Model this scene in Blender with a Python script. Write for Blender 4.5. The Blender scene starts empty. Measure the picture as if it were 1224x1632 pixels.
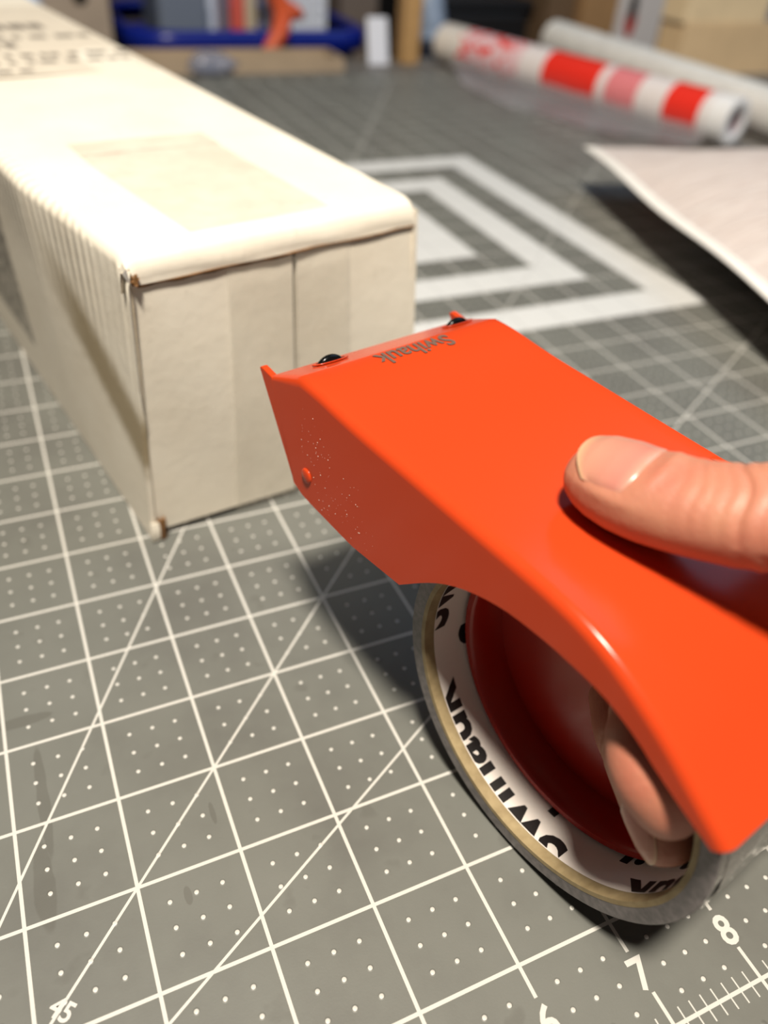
import bpy, bmesh, math, random
import numpy as np
from mathutils import Vector, Matrix
random.seed(7)
S = 0.0254                      # all lengths below are inches on the cutting mat's own grid
scn = bpy.context.scene
COL = scn.collection

# ------------------------------------------------------------------ camera
cam_d = bpy.data.cameras.new('camera'); cam = bpy.data.objects.new('camera', cam_d); COL.objects.link(cam)
cam_d.sensor_fit = 'VERTICAL'; cam_d.sensor_height = 32.0
cam_d.lens = 1291.86 / 1632 * 32.0
cam_d.clip_start = 0.01; cam_d.clip_end = 60
R3 = [[0.91105258, -0.40756343, 0.06225153], [-0.21239038, -0.59335944, -0.77641155], [0.35337449, 0.69413012, -0.6271442]]
mw = Matrix.Identity(4)
for i in range(3):
    mw[i][0] = R3[0][i]; mw[i][1] = -R3[1][i]; mw[i][2] = -R3[2][i]
mw.translation = Vector((3.16970282, -1.1582537, 7.70477454)) * S
cam.matrix_world = mw
cam_d.dof.use_dof = True
cam_d.dof.focus_distance = 7.45 * S
cam_d.dof.aperture_fstop = cam_d.lens / 3.9
scn.camera = cam

# ------------------------------------------------------------------ light and exposure
wd = bpy.data.worlds.new('room_light'); scn.world = wd; wd.use_nodes = True
bg = wd.node_tree.nodes['Background']; bg.inputs[0].default_value = (1.0, 0.95, 0.88, 1); bg.inputs[1].default_value = 0.06
def area(name, loc, size, power, col, target):
    d = bpy.data.lights.new(name, 'AREA'); d.shape = 'DISK'; d.size = size * S; d.energy = power; d.color = col
    o = bpy.data.objects.new(name, d); COL.objects.link(o); o.location = Vector(loc) * S
    o.rotation_euler = (Vector(target) - Vector(loc)).to_track_quat('-Z', 'Y').to_euler()
    return o
area('ceiling_lamp', (-1.4, -7.0, 46), 6.5, 29.0, (1.0, 0.91, 0.77), (7, 8, 0))
area('far_lamp', (46, 20, 44), 44, 4.2, (0.42, 0.68, 1.0), (26, 28, 0))
scn.view_settings.view_transform = 'Standard'; scn.view_settings.look = 'None'
scn.view_settings.exposure = 0.0; scn.view_settings.gamma = 1.0
scn.view_settings.use_curve_mapping = False

# ------------------------------------------------------------------ materials
def lin(r, g, b):
    f = lambda c: (c / 255 / 12.92) if c / 255 <= 0.04045 else ((c / 255 + 0.055) / 1.055) ** 2.4
    return (f(r), f(g), f(b), 1)
class NT:
    def __init__(self, name):
        self.m = bpy.data.materials.new(name); self.m.use_nodes = True
        self.t = self.m.node_tree; self.b = self.t.nodes['Principled BSDF']; self.out = self.t.nodes['Material Output']
    def n(self, kind, **kw):
        x = self.t.nodes.new(kind)
        for k, v in kw.items(): setattr(x, k, v)
        return x
    def set(self, sock, v):
        if hasattr(v, 'is_linked') or isinstance(v, bpy.types.NodeSocket): self.t.links.new(v, sock)
        else: sock.default_value = v
    def math(self, op, a, b=0.0, c=0.0):
        x = self.n('ShaderNodeMath', operation=op)
        for s, v in zip(x.inputs, (a, b, c)): self.set(s, v)
        return x.outputs[0]
    def mix(self, f, a, b):
        x = self.n('ShaderNodeMix', data_type='RGBA')
        self.set(x.inputs['Factor'], f); self.set(x.inputs[6], a); self.set(x.inputs[7], b)
        return x.outputs[2]
    def pos(self):                       # object coordinates in inches
        tc = self.n('ShaderNodeTexCoord'); v = self.n('ShaderNodeVectorMath', operation='SCALE')
        self.t.links.new(tc.outputs['Object'], v.inputs[0]); v.inputs['Scale'].default_value = 1 / S
        return v.outputs[0]
    def xyz(self, v):
        x = self.n('ShaderNodeSeparateXYZ'); self.t.links.new(v, x.inputs[0]); return x.outputs
    def vec(self, x, y, z):
        c = self.n('ShaderNodeCombineXYZ')
        for s, v in zip(c.inputs, (x, y, z)): self.set(s, v)
        return c.outputs[0]
    def noise(self, v, scale, detail=3.0, rough=0.5):
        x = self.n('ShaderNodeTexNoise'); self.t.links.new(v, x.inputs['Vector'])
        x.inputs['Scale'].default_value = scale; x.inputs['Detail'].default_value = detail; x.inputs['Roughness'].default_value = rough
        return x.outputs['Fac']
    def ramp(self, f, stops, interp='LINEAR'):
        x = self.n('ShaderNodeValToRGB'); x.color_ramp.interpolation = interp
        e = x.color_ramp.elements
        e[0].position, e[0].color = stops[0]; e[1].position, e[1].color = stops[1]
        for p, c in stops[2:]:
            k = e.new(p); k.color = c
        self.set(x.inputs[0], f); return x.outputs[0]
    def attr(self, name):
        return self.n('ShaderNodeAttribute', attribute_name=name).outputs
    def bump(self, h, strength, dist=0.01):
        x = self.n('ShaderNodeBump'); self.set(x.inputs['Height'], h); x.inputs['Strength'].default_value = strength
        x.inputs['Distance'].default_value = dist * S
        self.t.links.new(x.outputs[0], self.b.inputs['Normal']); return x
    def base(self, c): self.set(self.b.inputs['Base Color'], c)
    def rough(self, v): self.set(self.b.inputs['Roughness'], v)
def step(k, v, lo, hi):                  # 1 where lo < v < hi
    return k.math('MULTIPLY', k.math('GREATER_THAN', v, lo), k.math('LESS_THAN', v, hi))
def soft(k, v, lo, hi):
    x = k.n('ShaderNodeMapRange', interpolation_type='SMOOTHSTEP'); k.set(x.inputs['Value'], v)
    x.inputs['From Min'].default_value = lo; x.inputs['From Max'].default_value = hi
    return x.outputs['Result']
def simple(name, col, rough=0.5, var=0.0, scale=3.0, bump=0.0, metal=0.0, spec=0.5):
    k = NT(name); c = lin(*col) if max(col) > 1.01 else (*col, 1)
    if var:
        f = k.noise(k.pos(), scale, 4.0)
        lo = tuple(max(0, x * (1 - var)) for x in c[:3]) + (1,); hi = tuple(min(1, x * (1 + var)) for x in c[:3]) + (1,)
        k.base(k.ramp(f, [(0.3, lo), (0.7, hi)]))
    else: k.base(c)
    if bump: k.bump(k.noise(k.pos(), scale * 4, 3.0), bump)
    k.rough(rough); k.b.inputs['Metallic'].default_value = metal; k.b.inputs['Specular IOR Level'].default_value = spec
    return k.m

# ------------------------------------------------------------------ object helpers
def tag(o, label=None, cat=None, group=None, kind=None):
    for key, v in (('label', label), ('category', cat), ('group', group), ('kind', kind)):
        if v: o[key] = v
    return o
def thing(name, label, cat, loc, group=None):
    o = bpy.data.objects.new(name, None); COL.objects.link(o); o.location = Vector(loc) * S
    o.empty_display_size = 0.02; o['wl'] = 0
    del o['wl']
    return tag(o, label, cat, group)
WL = {}
def wloc(o):
    v = Vector((0, 0, 0))
    while o is not None: v += o.location; o = o.parent
    return v
def obj(name, vf, mat, parent=None, smooth=True, base=None, angle=None):
    """vf = (verts in world inches, faces); one mesh object, origin at parent or base"""
    v, f = vf
    org = wloc(parent) if parent else Vector(base if base else (0, 0, 0)) * S
    me = bpy.data.meshes.new(name)
    me.from_pydata([(Vector(p) * S - org) for p in v], [], f)
    bm = bmesh.new(); bm.from_mesh(me)
    bmesh.ops.recalc_face_normals(bm, faces=bm.faces); bm.to_mesh(me); bm.free()
    me.materials.append(mat)
    o = bpy.data.objects.new(name, me); COL.objects.link(o)
    if parent: o.parent = parent
    else: o.location = org
    if smooth:
        me.shade_smooth()
        if angle is not None: me.set_sharp_from_angle(angle=math.radians(angle))
    return o
def mod_bevel(o, w, seg=2):
    m = o.modifiers.new('bevel', 'BEVEL'); m.width = w * S; m.segments = seg; m.limit_method = 'ANGLE'; m.angle_limit = math.radians(40); return o
def mod_solid(o, t, off=-1):
    m = o.modifiers.new('thickness', 'SOLIDIFY'); m.thickness = t * S; m.offset = off
    e = o.modifiers.new('crisp_edges', 'EDGE_SPLIT'); e.split_angle = math.radians(45); return o
def mod_sub(o, l=1):
    m = o.modifiers.new('subdivision', 'SUBSURF'); m.levels = l; m.render_levels = l; return o
def grid(P, closed_u=False, closed_v=False):
    """P[i][j] -> (verts, faces)"""
    n, m = len(P), len(P[0]); v = [tuple(p) for r in P for p in r]; f = []
    for i in range(n if closed_u else n - 1):
        for j in range(m if closed_v else m - 1):
            a, b = i, (i + 1) % n; c, d = j, (j + 1) % m
            f.append((a * m + c, b * m + c, b * m + d, a * m + d))
    return v, f
def join(*vfs):
    V, F = [], []
    for v, f in vfs:
        o = len(V); V += list(v); F += [tuple(i + o for i in q) for q in f]
    return V, F
def box(x0, y0, z0, x1, y1, z1, rz=0.0):
    c = Vector(((x0 + x1) / 2, (y0 + y1) / 2, 0)); M = Matrix.Rotation(rz, 3, 'Z'); v = []
    for z in (z0, z1):
        for x, y in ((x0, y0), (x1, y0), (x1, y1), (x0, y1)):
            v.append(tuple(M @ (Vector((x, y, z)) - Vector((c.x, c.y, 0))) + c))
    return v, [(0, 3, 2, 1), (4, 5, 6, 7), (0, 1, 5, 4), (1, 2, 6, 5), (2, 3, 7, 6), (3, 0, 4, 7)]
def prism(poly, fa, fb):
    """polygon of 2-D points mapped by fa / fb to the two faces"""
    n = len(poly); v = [tuple(fa(*p)) for p in poly] + [tuple(fb(*p)) for p in poly]
    return v, [tuple(range(n)), tuple(range(2 * n - 1, n - 1, -1))] + [(i, (i + 1) % n, n + (i + 1) % n, n + i) for i in range(n)]
def lathe(prof, fn, n=48, closed=True, a0=0.0, a1=2 * math.pi):
    """prof: list of (r, h); fn(r cos a, r sin a, h) -> point; closed profile loop"""
    full = abs(a1 - a0 - 2 * math.pi) < 1e-6
    k = n if full else n + 1
    P = [[fn(r * math.cos(a0 + (a1 - a0) * i / n), r * math.sin(a0 + (a1 - a0) * i / n), h) for r, h in prof] for i in range(k)]
    return grid(P, closed_u=full, closed_v=closed)
def disc_grid(r0, r1, h, fn, n=48, m=6, keep=None):
    P = []; V = []; F = []
    for i in range(n):
        for j in range(m + 1):
            r = r0 + (r1 - r0) * j / m; a = 2 * math.pi * i / n; V.append(tuple(fn(r * math.cos(a), r * math.sin(a), h)))
    for i in range(n):
        for j in range(m):
            a = 2 * math.pi * (i + .5) / n; r = r0 + (r1 - r0) * (j + .5) / m
            if keep and not keep(r * math.cos(a), r * math.sin(a)): continue
            b = (i + 1) % n; F.append((i * (m + 1) + j, b * (m + 1) + j, b * (m + 1) + j + 1, i * (m + 1) + j + 1))
    return V, F
def tube(path, rad, n=12, cap=True):
    path = [Vector(p) for p in path]; rad = rad if hasattr(rad, '__len__') else [rad] * len(path)
    P = []; up = Vector((0.13, 0.21, 0.97))
    for i, p in enumerate(path):
        t = (path[min(i + 1, len(path) - 1)] - path[max(i - 1, 0)]).normalized()
        a = t.cross(up).normalized(); b = a.cross(t)
        P.append([p + (a * math.cos(2 * math.pi * j / n) + b * math.sin(2 * math.pi * j / n)) * rad[i] for j in range(n)])
    v, f = grid(P, closed_v=True)
    if cap: f += [tuple(range(n - 1, -1, -1)), tuple(len(path) * n - n + j for j in range(n))]
    return v, f
def text2d(s, size, offset=0.0, res=3):
    cu = bpy.data.curves.new('t', 'FONT'); cu.body = s; cu.size = size; cu.offset = offset; cu.resolution_u = res
    cu.align_x = 'LEFT'
    o = bpy.data.objects.new('t', cu); COL.objects.link(o)
    dg = bpy.context.evaluated_depsgraph_get()
    me = bpy.data.meshes.new_from_object(o.evaluated_get(dg))
    v = [(p.co.x, p.co.y) for p in me.vertices]; f = [tuple(p.vertices) for p in me.polygons]
    bpy.data.objects.remove(o); bpy.data.curves.remove(cu); bpy.data.meshes.remove(me)
    return v, f
def cut2d(vf, xs=(), ymin=None, ymax=None):
    bm = bmesh.new(); vs = [bm.verts.new((x, y, 0)) for x, y in vf[0]]
    for q in vf[1]:
        try: bm.faces.new([vs[i] for i in q])
        except ValueError: pass
    for x in xs:
        bmesh.ops.bisect_plane(bm, geom=bm.verts[:] + bm.edges[:] + bm.faces[:], plane_co=(x, 0, 0), plane_no=(1, 0, 0))
    if ymax is not None:
        bmesh.ops.bisect_plane(bm, geom=bm.verts[:] + bm.edges[:] + bm.faces[:], plane_co=(0, ymax, 0), plane_no=(0, 1, 0), clear_outer=True)
    if ymin is not None:
        bmesh.ops.bisect_plane(bm, geom=bm.verts[:] + bm.edges[:] + bm.faces[:], plane_co=(0, ymin, 0), plane_no=(0, 1, 0), clear_inner=True)
    bm.verts.index_update()
    out = [(v.co.x, v.co.y) for v in bm.verts], [tuple(v.index for v in f.verts) for f in bm.faces]
    bm.free(); return out
def cr(pts, n):
    """Catmull-Rom through tuples"""
    pts = [np.array(p, float) for p in pts]; P = [2 * pts[0] - pts[1]] + pts + [2 * pts[-1] - pts[-2]]; out = []
    for i in range(1, len(P) - 2):
        for k in range(n):
            t = k / n; a, b, c, d = P[i - 1], P[i], P[i + 1], P[i + 2]
            out.append(0.5 * (2 * b + (c - a) * t + (2 * a - 5 * b + 4 * c - d) * t * t + (3 * b - a - 3 * c + d) * t ** 3))
    out.append(pts[-1]); return out

# ------------------------------------------------------------------ setting: table, bench, floor, wall
table_m = simple('worn_table', (112, 108, 104), 0.5, 0.15, 0.6)
bench_m = simple('dark_bench', (52, 46, 42), 0.7, 0.2, 0.5)
wall_m = simple('wall_paint', (92, 84, 78), 0.8, 0.05, 0.2)
floor_m = simple('concrete_floor', (80, 76, 72), 0.8, 0.15, 0.15)
tag(obj('floor', box(-90, -60, -36.5, 110, 75, -36), floor_m, smooth=False), kind='structure')
tag(obj('wall_back', box(-90, 75, -36, 110, 79, 62), wall_m, smooth=False), kind='structure')
tb = thing('work_table', 'large grey work table under the cutting mat', 'table', (14, 14, -36))
mod_bevel(obj('tabletop', box(-24, -14, -1.6, 62, 40.4, -0.08), table_m, tb, smooth=False), 0.08)
for x in (-20, 58):
    for y in (-10, 36): obj('leg', box(x - 1.4, y - 1.4, -36, x + 1.4, y + 1.4, -1.6), table_m, tb, smooth=False)
lb = thing('storage_bench', 'dark low bench behind the work table holding boxes and a blue tub', 'bench', (22, 56, -36))
obj('bench_top', box(-24, 41.2, -10.2, 80, 71, -9), bench_m, lb, smooth=False)
for x in (-20, 76):
    for y in (44, 68): obj('leg', box(x - 1.5, y - 1.5, -36, x + 1.5, y + 1.5, -10.2), bench_m, lb, smooth=False)

# ------------------------------------------------------------------ cutting mat
k = NT('cutting_mat'); p = k.pos(); x, y, _ = k.xyz(p)
def near_int(v, hw): return k.math('LESS_THAN', k.math('ABSOLUTE', k.math('SUBTRACT', k.math('FRACT', k.math('ADD', v, 0.5)), 0.5)), hw)
def AND(*a):
    r = a[0]
    for b in a[1:]: r = k.math('MULTIPLY', r, b)
    return r
def OR(*a):
    r = a[0]
    for b in a[1:]: r = k.math('MAXIMUM', r, b)
    return r
def NOT(a): return k.math('SUBTRACT', 1.0, a)
inx = step(k, x, -0.02, 24.02); iny = step(k, y, 0.02, 36.02)
gapy = OR(step(k, y, 0.34, 0.71), step(k, y, 35.3, 35.7)); gapx = OR(step(k, x, 0.3, 0.72), step(k, x, 23.3, 23.75))
HW = 0.0175
vl = AND(near_int(x, HW), inx, step(k, y, -0.06, 36.02), NOT(gapy))
hl = AND(near_int(y, HW), iny, step(k, x, -0.06, 24.06), NOT(gapx), k.math('GREATER_THAN', y, 0.5))
rul = AND(k.math('LESS_THAN', k.math('ABSOLUTE', k.math('SUBTRACT', y, 0.042)), 0.017), inx)
tick = AND(near_int(k.math('MULTIPLY', x, 8.0), 0.055), k.math('LESS_THAN', k.math('ABSOLUTE', k.math('SUBTRACT', y, 0.045)), 0.115), inx)
tick2 = AND(near_int(k.math('MULTIPLY', y, 8.0), 0.055), k.math('LESS_THAN', k.math('ABSOLUTE', k.math('SUBTRACT', x, 24.0)), 0.1), iny)
def diag(sx, sy, hw): return AND(k.math('LESS_THAN', k.math('ABSOLUTE', k.math('SUBTRACT', k.math('MULTIPLY', x, sx), k.math('MULTIPLY', y, sy))), hw), inx, iny, k.math('GREATER_THAN', y, 0.75), k.math('GREATER_THAN', x, 0.75))
dg_ = OR(diag(math.sin(math.radians(30)), math.cos(math.radians(30)), 0.0135), diag(math.sin(math.radians(60)), math.cos(math.radians(60)), 0.0135), diag(0.7071, 0.7071, 0.0135))
def q4(v):
    return k.math('SUBTRACT', k.math('FRACT', k.math('ADD', k.math('MULTIPLY', v, 4.0), 0.5)), 0.5)
dx, dy = q4(x), q4(y)
dist = k.math('SQRT', k.math('ADD', k.math('MULTIPLY', dx, dx), k.math('MULTIPLY', dy, dy)))
dot = AND(k.math('LESS_THAN', dist, 0.085), inx, k.math('GREATER_THAN', y, 0.2), k.math('LESS_THAN', y, 35.9), NOT(near_int(x, 0.1)), NOT(near_int(y, 0.1)))
ch = k.math('MAXIMUM', k.math('ABSOLUTE', k.math('SUBTRACT', x, 12.0)), k.math('ABSOLUTE', k.math('SUBTRACT', y, 18.0)))
sq = OR(step(k, ch, 5.0, 6.0), step(k, ch, 3.0, 4.0), k.math('LESS_THAN', ch, 2.0))
lines = OR(vl, hl, rul, tick, tick2, dg_, dot)
n1 = k.noise(p, 0.55, 5.0, 0.6); n2 = k.noise(p, 2.2, 3.0)
grey = k.ramp(n1, [(0.30, lin(94, 94, 90)), (0.52, lin(103, 104, 99)), (0.72, lin(107, 108, 103))])
smud = soft(k, n2, 0.64, 0.76)
grey = k.mix(k.math('MULTIPLY', smud, 0.35), grey, lin(76, 74, 69))
def blot(cx, cy, rx, ry):
    a = k.math('DIVIDE', k.math('SUBTRACT', x, cx), rx); b = k.math('DIVIDE', k.math('SUBTRACT', y, cy), ry)
    d = k.math('SQRT', k.math('ADD', k.math('MULTIPLY', a, a), k.math('MULTIPLY', b, b)))
    return soft(k, k.math('ADD', d, k.math('MULTIPLY', k.math('SUBTRACT', n2, 0.5), 0.8)), 1.05, 0.85)
blots = OR(blot(2.21, 3.35, 0.10, 0.50), blot(2.30, 4.3, 0.06, 0.75), blot(2.2, 5.35, 0.30, 0.07), blot(3.42, 2.75, 0.04, 0.10), blot(3.85, 3.5, 0.03, 0.13), blot(4.6, 5.0, 0.12, 0.05))
grey = k.mix(k.math('MULTIPLY', blots, 0.45), grey, lin(78, 76, 70))
white = lin(196, 194, 189)
c0 = k.mix(sq, grey, lin(205, 206, 206))
c1 = k.mix(AND(lines, NOT(sq)), c0, white)
c2 = k.mix(AND(lines, sq), c1, lin(176, 177, 178))
k.base(c2)
k.rough(k.math('ADD', 0.40, k.math('MULTIPLY', n1, 0.22)))
hgt = k.math('ADD', k.math('MULTIPLY', soft(k, dist, 0.14, 0.02), AND(NOT(near_int(x, 0.1)), NOT(near_int(y, 0.1)))), k.math('MULTIPLY', k.noise(p, 45.0, 2.0), 0.08))
k.bump(hgt, 0.6, 0.012)
mat_m = k.m
mt = thing('cutting_mat', 'grey self-healing cutting mat with white inch grid on the table', 'cutting mat', (0, 0, -0.08))
obj('mat_sheet', box(-0.75, -0.75, -0.08, 24.75, 36.75, 0), mat_m, mt, smooth=False)
ink = simple('white_ink', (198, 196, 191), 0.5)
def numeral(s, cx, cy, h, rot=0.0):
    v, f = text2d(s, 1.0, 0.022); xs = [a for a, b in v]; ys = [b for a, b in v]
    mx, my, sc = (min(xs) + max(xs)) / 2, (min(ys) + max(ys)) / 2, h / (max(ys) - min(ys))
    c_, s_ = math.cos(rot), math.sin(rot); P = []
    for a, b in v:
        a, b = (a - mx) * sc * 0.92, (b - my) * sc; P.append((cx + a * c_ - b * s_, cy + a * s_ + b * c_, 0.002))
    return obj('numeral', (P, f), ink, mt, smooth=False)
for i in range(0, 25): numeral(str(i), i if i else 0.12, 0.51, 0.285)
for i in range(1, 24): numeral(str(i), i, 35.5, 0.285, math.pi)
for i in range(1, 36):
    numeral(str(i), 23.53, i, 0.285, math.pi / 2)
    if i < 13: numeral(str(i), 0.5, i, 0.285, -math.pi / 2)
numeral('45', 2.22, 2.2, 0.17, math.radians(-45))
numeral('60', 1.30, 2.25, 0.17, math.radians(-30)); numeral('30', 2.25, 1.30, 0.17, math.radians(-60))

# ------------------------------------------------------------------ white shipping box
BA = math.radians(100.35); TB = Vector((math.cos(BA), math.sin(BA), 0)); NB = Vector((math.sin(BA), -math.cos(BA), 0))
B0 = Vector((4.15, 7.885, 0))            # bottom corner nearest the camera; NB across, TB along
BH, BW, BL = 4.14, 4.34, 24.0
def bp(a, t, z):
    """a across 0..BW, t along 0..BL; the front end is slightly skewed on the right and bulges"""
    fr = max(0.0, 1 - t / 5.0)
    sk = fr * (a / BW) * (-0.22 * (1 - z / BH) + 0.28 * (z / BH)) - fr * 0.12 * (z / BH)
    lean = (0.12 - 0.30 * min(1.0, t / 3.0)) * (z / BH) * (1 - a / BW)
    return B0 + NB * (a + lean) + TB * (t + sk) + Vector((0, 0, z))
k = NT('white_cardboard'); p = k.pos(); n1 = k.noise(p, 0.8, 5.0, 0.6); n2 = k.noise(p, 5.0, 3.0)
card = k.ramp(n1, [(0.3, lin(226, 217, 201)), (0.7, lin(234, 227, 213))])
at = k.attr('bt')[2]; az = k.attr('bz')[2]; aa = k.attr('ba')[2]
# yellow-brown streak on the left side
sz = k.math('SUBTRACT', az, k.math('ADD', 1.66, k.math('MULTIPLY', at, 0.60)))
st = k.math('MULTIPLY', soft(k, k.math('ABSOLUTE', k.math('ADD', sz, k.math('MULTIPLY', k.math('SUBTRACT', n2, 0.5), 0.25))), 0.70, 0.18), k.math('MULTIPLY', soft(k, at, 3.0, 1.4), soft(k, aa, 0.10, 0.07)))
card = k.mix(k.math('MULTIPLY', st, 0.80), card, lin(128, 108, 66))
# printed speckled block further back on the left side
pn = k.noise(p, 6.0, 5.0, 0.8)
pb = AND(step(k, at, 4.85, 14.0), step(k, az, 0.80, 3.3), k.math('LESS_THAN', aa, 0.08))
k_ = k.math('MULTIPLY', pb, k.math('ADD', 0.35, k.math('MULTIPLY', soft(k, pn, 0.40, 0.58), 0.5)))
card = k.mix(k_, card, lin(70, 66, 62))
# grubby scuffs
card = k.mix(k.math('MULTIPLY', soft(k, n2, 0.60, 0.80), 0.14), card, lin(150, 138, 116))
k.base(card); k.rough(0.6)
rid = k.math('MULTIPLY', k.math('SINE', k.math('MULTIPLY', at, 28.0)), k.math('MULTIPLY', soft(k, az, 2.4, 3.6), soft(k, aa, 0.05, 0.0)))
k.bump(k.math('ADD', k.math('MULTIPLY', n2, 0.25), k.math('MULTIPLY', rid, 0.5)), 0.5, 0.05)
card_m = k.m
kraft_m = simple('raw_cardboard_edge', (120, 84, 46), 0.8, 0.35, 6.0)
sb = thing('shipping_box', 'long worn white cardboard box with brown stain lying on the mat', 'box', tuple(B0 + NB * 2.25 + TB * 12))
def battr(o):
    me = o.data; org = wloc(o.parent)
    arr = {n: me.attributes.new(n, 'FLOAT', 'POINT') for n in ('bt', 'bz', 'ba')}
    for i, v in enumerate(me.vertices):
        w = (v.co + org) / S - B0
        arr['bt'].data[i].value = w.dot(TB); arr['bz'].data[i].value = w.z; arr['ba'].data[i].value = w.dot(NB)
    return o
# sleeve: left side, top and right side in one folded sheet; the top rolls down at the front end
r = 0.16; sec = [(0, z) for z in np.linspace(0.02, BH - r, 22)]
sec += [(r - r * math.cos(q), BH - r + r * math.sin(q)) for q in np.linspace(0.2, math.pi / 2, 6)]
sec += [(a, BH) for a in np.linspace(r + 0.2, BW - r - 0.2, 16)]
sec += [(BW - r + r * math.sin(q), BH - r + r * math.cos(q)) for q in np.linspace(0, math.pi / 2, 7)]
sec += [(BW, z) for z in np.linspace(BH - r - 0.3, 0.02, 10)]
ts = [-0.30, -0.20, -0.10] + list(np.linspace(0, 0.24, 8)) + list(np.linspace(0.34, 6, 70)) + list(np.linspace(6.5, BL, 30))
P = []
for t in ts:
    row = []
    for a, z in sec:
        zz, aa_ = z, a; tt_ = max(t, 0.0)
        if t < 0 and 0 < a < BW: zz += t * 0.38 * (1.0 if z > BH - 0.17 else (z - (BH - 0.5)) / 0.33); tt_ = 0.006 * math.sin(a * 4 + t * 8)
        elif t < 0: tt_ = t * 0.004
        if t < 0.24 and 0 < a < BW:
            tq = max(t, 0.0); d = 0.24 - math.sqrt(max(0, 0.24 ** 2 - (0.24 - tq) ** 2))
            zz = zz - d * (1.0 if z > BH - 0.17 else (z - (BH - 0.5)) / 0.33)
        if a == 0 and z > 2.0:           # crushed flutes along the upper side edge
            aa_ = a + 0.011 * math.sin(t * 28 + 0.6 * math.sin(t * 3)) * min(1, (z - 2.0) / 1.6) * min(1, max(0, (7 - t) / 4))
        if a > 0.3 and a < BW - .3 and z == BH: zz += 0.02 * math.sin(a * 1.3) * math.sin(t * 0.5)
        row.append(bp(aa_, tt_, zz))
    P.append(row)
o = obj('sleeve', grid(P), card_m, sb); battr(o); mod_solid(o, 0.07)
# lip of the lid turned down over the front, with its raw edge below
P = [[bp(a, 0.035 + 0.004 * math.sin(a * 5), z) for z in np.linspace(BH - 0.30, BH - 0.37 - 0.012 * math.sin(a * 2.3) ** 2, 4)] for a in np.linspace(0.14, BW - 0.08, 40)]
o = battr(obj('lid_lip', grid(P), card_m, sb)); mod_solid(o, 0.05)
P = [[bp(a, -0.010 + 0.004 * math.sin(a * 5) + 0.01 * j, BH - 0.352 - 0.012 * math.sin(a * 2.3) ** 2 - (0.022 + 0.018 * math.sin(a * 7.1) ** 2) * (0.3 + 0.7 * (a < 2.2)) * j) for j in range(2)] for a in np.linspace(0.14, BW - 0.06, 60)]
o = battr(obj('raw_edge', grid(P), kraft_m, sb)); mod_solid(o, 0.02)
# two front flaps meeting at a seam
def flap(a0, a1, name='front_flap', dt=0.05):
    P = [[bp(a, dt + 0.03 * math.sin(a * 2.1 + z) * math.sin(z * 0.8) - 0.05 * math.sin(math.pi * z / BH), z) for z in np.linspace(0.12, BH - 0.35, 24)] for a in np.linspace(a0, a1, 20)]
    o = battr(obj(name, grid(P), card_m, sb)); mod_solid(o, 0.08); return o
flap(0.02, 2.27); flap(2.335, BW - 0.02)
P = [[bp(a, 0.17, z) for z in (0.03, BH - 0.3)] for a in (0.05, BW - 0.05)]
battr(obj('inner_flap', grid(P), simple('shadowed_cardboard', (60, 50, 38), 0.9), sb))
P = [[bp(a, BL, z) for z in (0.03, BH - 0.05)] for a in (0.03, BW - 0.03)]
o = battr(obj('back_flap', grid(P), card_m, sb)); mod_solid(o, 0.08)
P = [[bp(a, t, 0.03) for t in (0.45, 2, 6, BL)] for a in (0.05, BW / 2, BW - 0.05)]
o = battr(obj('bottom_panel', grid(P), card_m, sb)); mod_solid(o, 0.03, 1)
# torn corners
def torn(cx, cz, ha, hz, name='torn_corner', seed=1):
    rr = random.Random(seed); P = []
    for i in range(5):
        P.append([bp(cx + ha * (i / 4 - 0.5) + rr.uniform(-.02, .02), -0.02 - 0.05 * math.sin(math.pi * i / 4) + rr.uniform(-.012, .012), cz + hz * (j / 4 - 0.5) + rr.uniform(-.02, .02)) for j in range(5)])
    o = obj(name, grid(P), kraft_m, sb, smooth=False); mod_solid(o, 0.03); return o
torn(0.10, BH - 0.28, 0.09, 0.10, seed=2); torn(0.14, 0.20, 0.13, 0.36, seed=3)
P = [[bp(a, -0.05 - 0.03 * math.sin(z * 9), z) for z in np.linspace(0.03, 0.34, 6)] for a in np.linspace(-0.02, 0.10, 4)]
o = battr(obj('corner_tab', grid(P), card_m, sb)); mod_solid(o, 0.03)
# clear tape over the top and down the front
def clear_tape(name, col, lo, hi):
    k = NT(name); n = k.noise(k.pos(), 3.0, 4.0)
    tr = k.n('ShaderNodeBsdfTransparent'); mx = k.n('ShaderNodeMixShader'); k.base(lin(*col)); k.rough(0.22)
    k.set(mx.inputs[0], k.math('ADD', lo, k.math('MULTIPLY', soft(k, n, 0.75, 0.3), hi - lo)))
    k.t.links.new(tr.outputs[0], mx.inputs[1]); k.t.links.new(k.b.outputs[0], mx.inputs[2]); k.t.links.new(mx.outputs[0], k.out.inputs[0])
    return k.m
ctape_m = clear_tape('clear_tape', (204, 197, 182), 0.12, 0.2); ltape_m = clear_tape('aged_tape', (128, 118, 104), 0.12, 0.18)
P = [[bp(a, t, BH + 0.012 + 0.02 * math.sin(a * 1.3) * math.sin(t * 0.5)) for t in np.linspace(0.30, 3.53, 24)] for a in np.linspace(1.0, 3.03, 12)]
tag(obj('clear_tape', grid(P), ltape_m, sb), 'clear packing tape patch on the lid')
P = [[bp(a, t, BH + 0.018 + 0.02 * math.sin(a * 1.3) * math.sin(t * 0.5)) for t in np.linspace(3.45, 4.14, 6)] for a in np.linspace(1.0, 3.05, 12)]
obj('clear_tape', grid(P), ltape_m, sb)
P = [[bp(a, -0.045 - 0.05 * math.sin(math.pi * z / BH) + 0.004 * math.sin(a * 30), z) for z in np.linspace(0.10, BH - 0.38, 20)] for a in np.linspace(1.26, 3.12, 16)]
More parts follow.
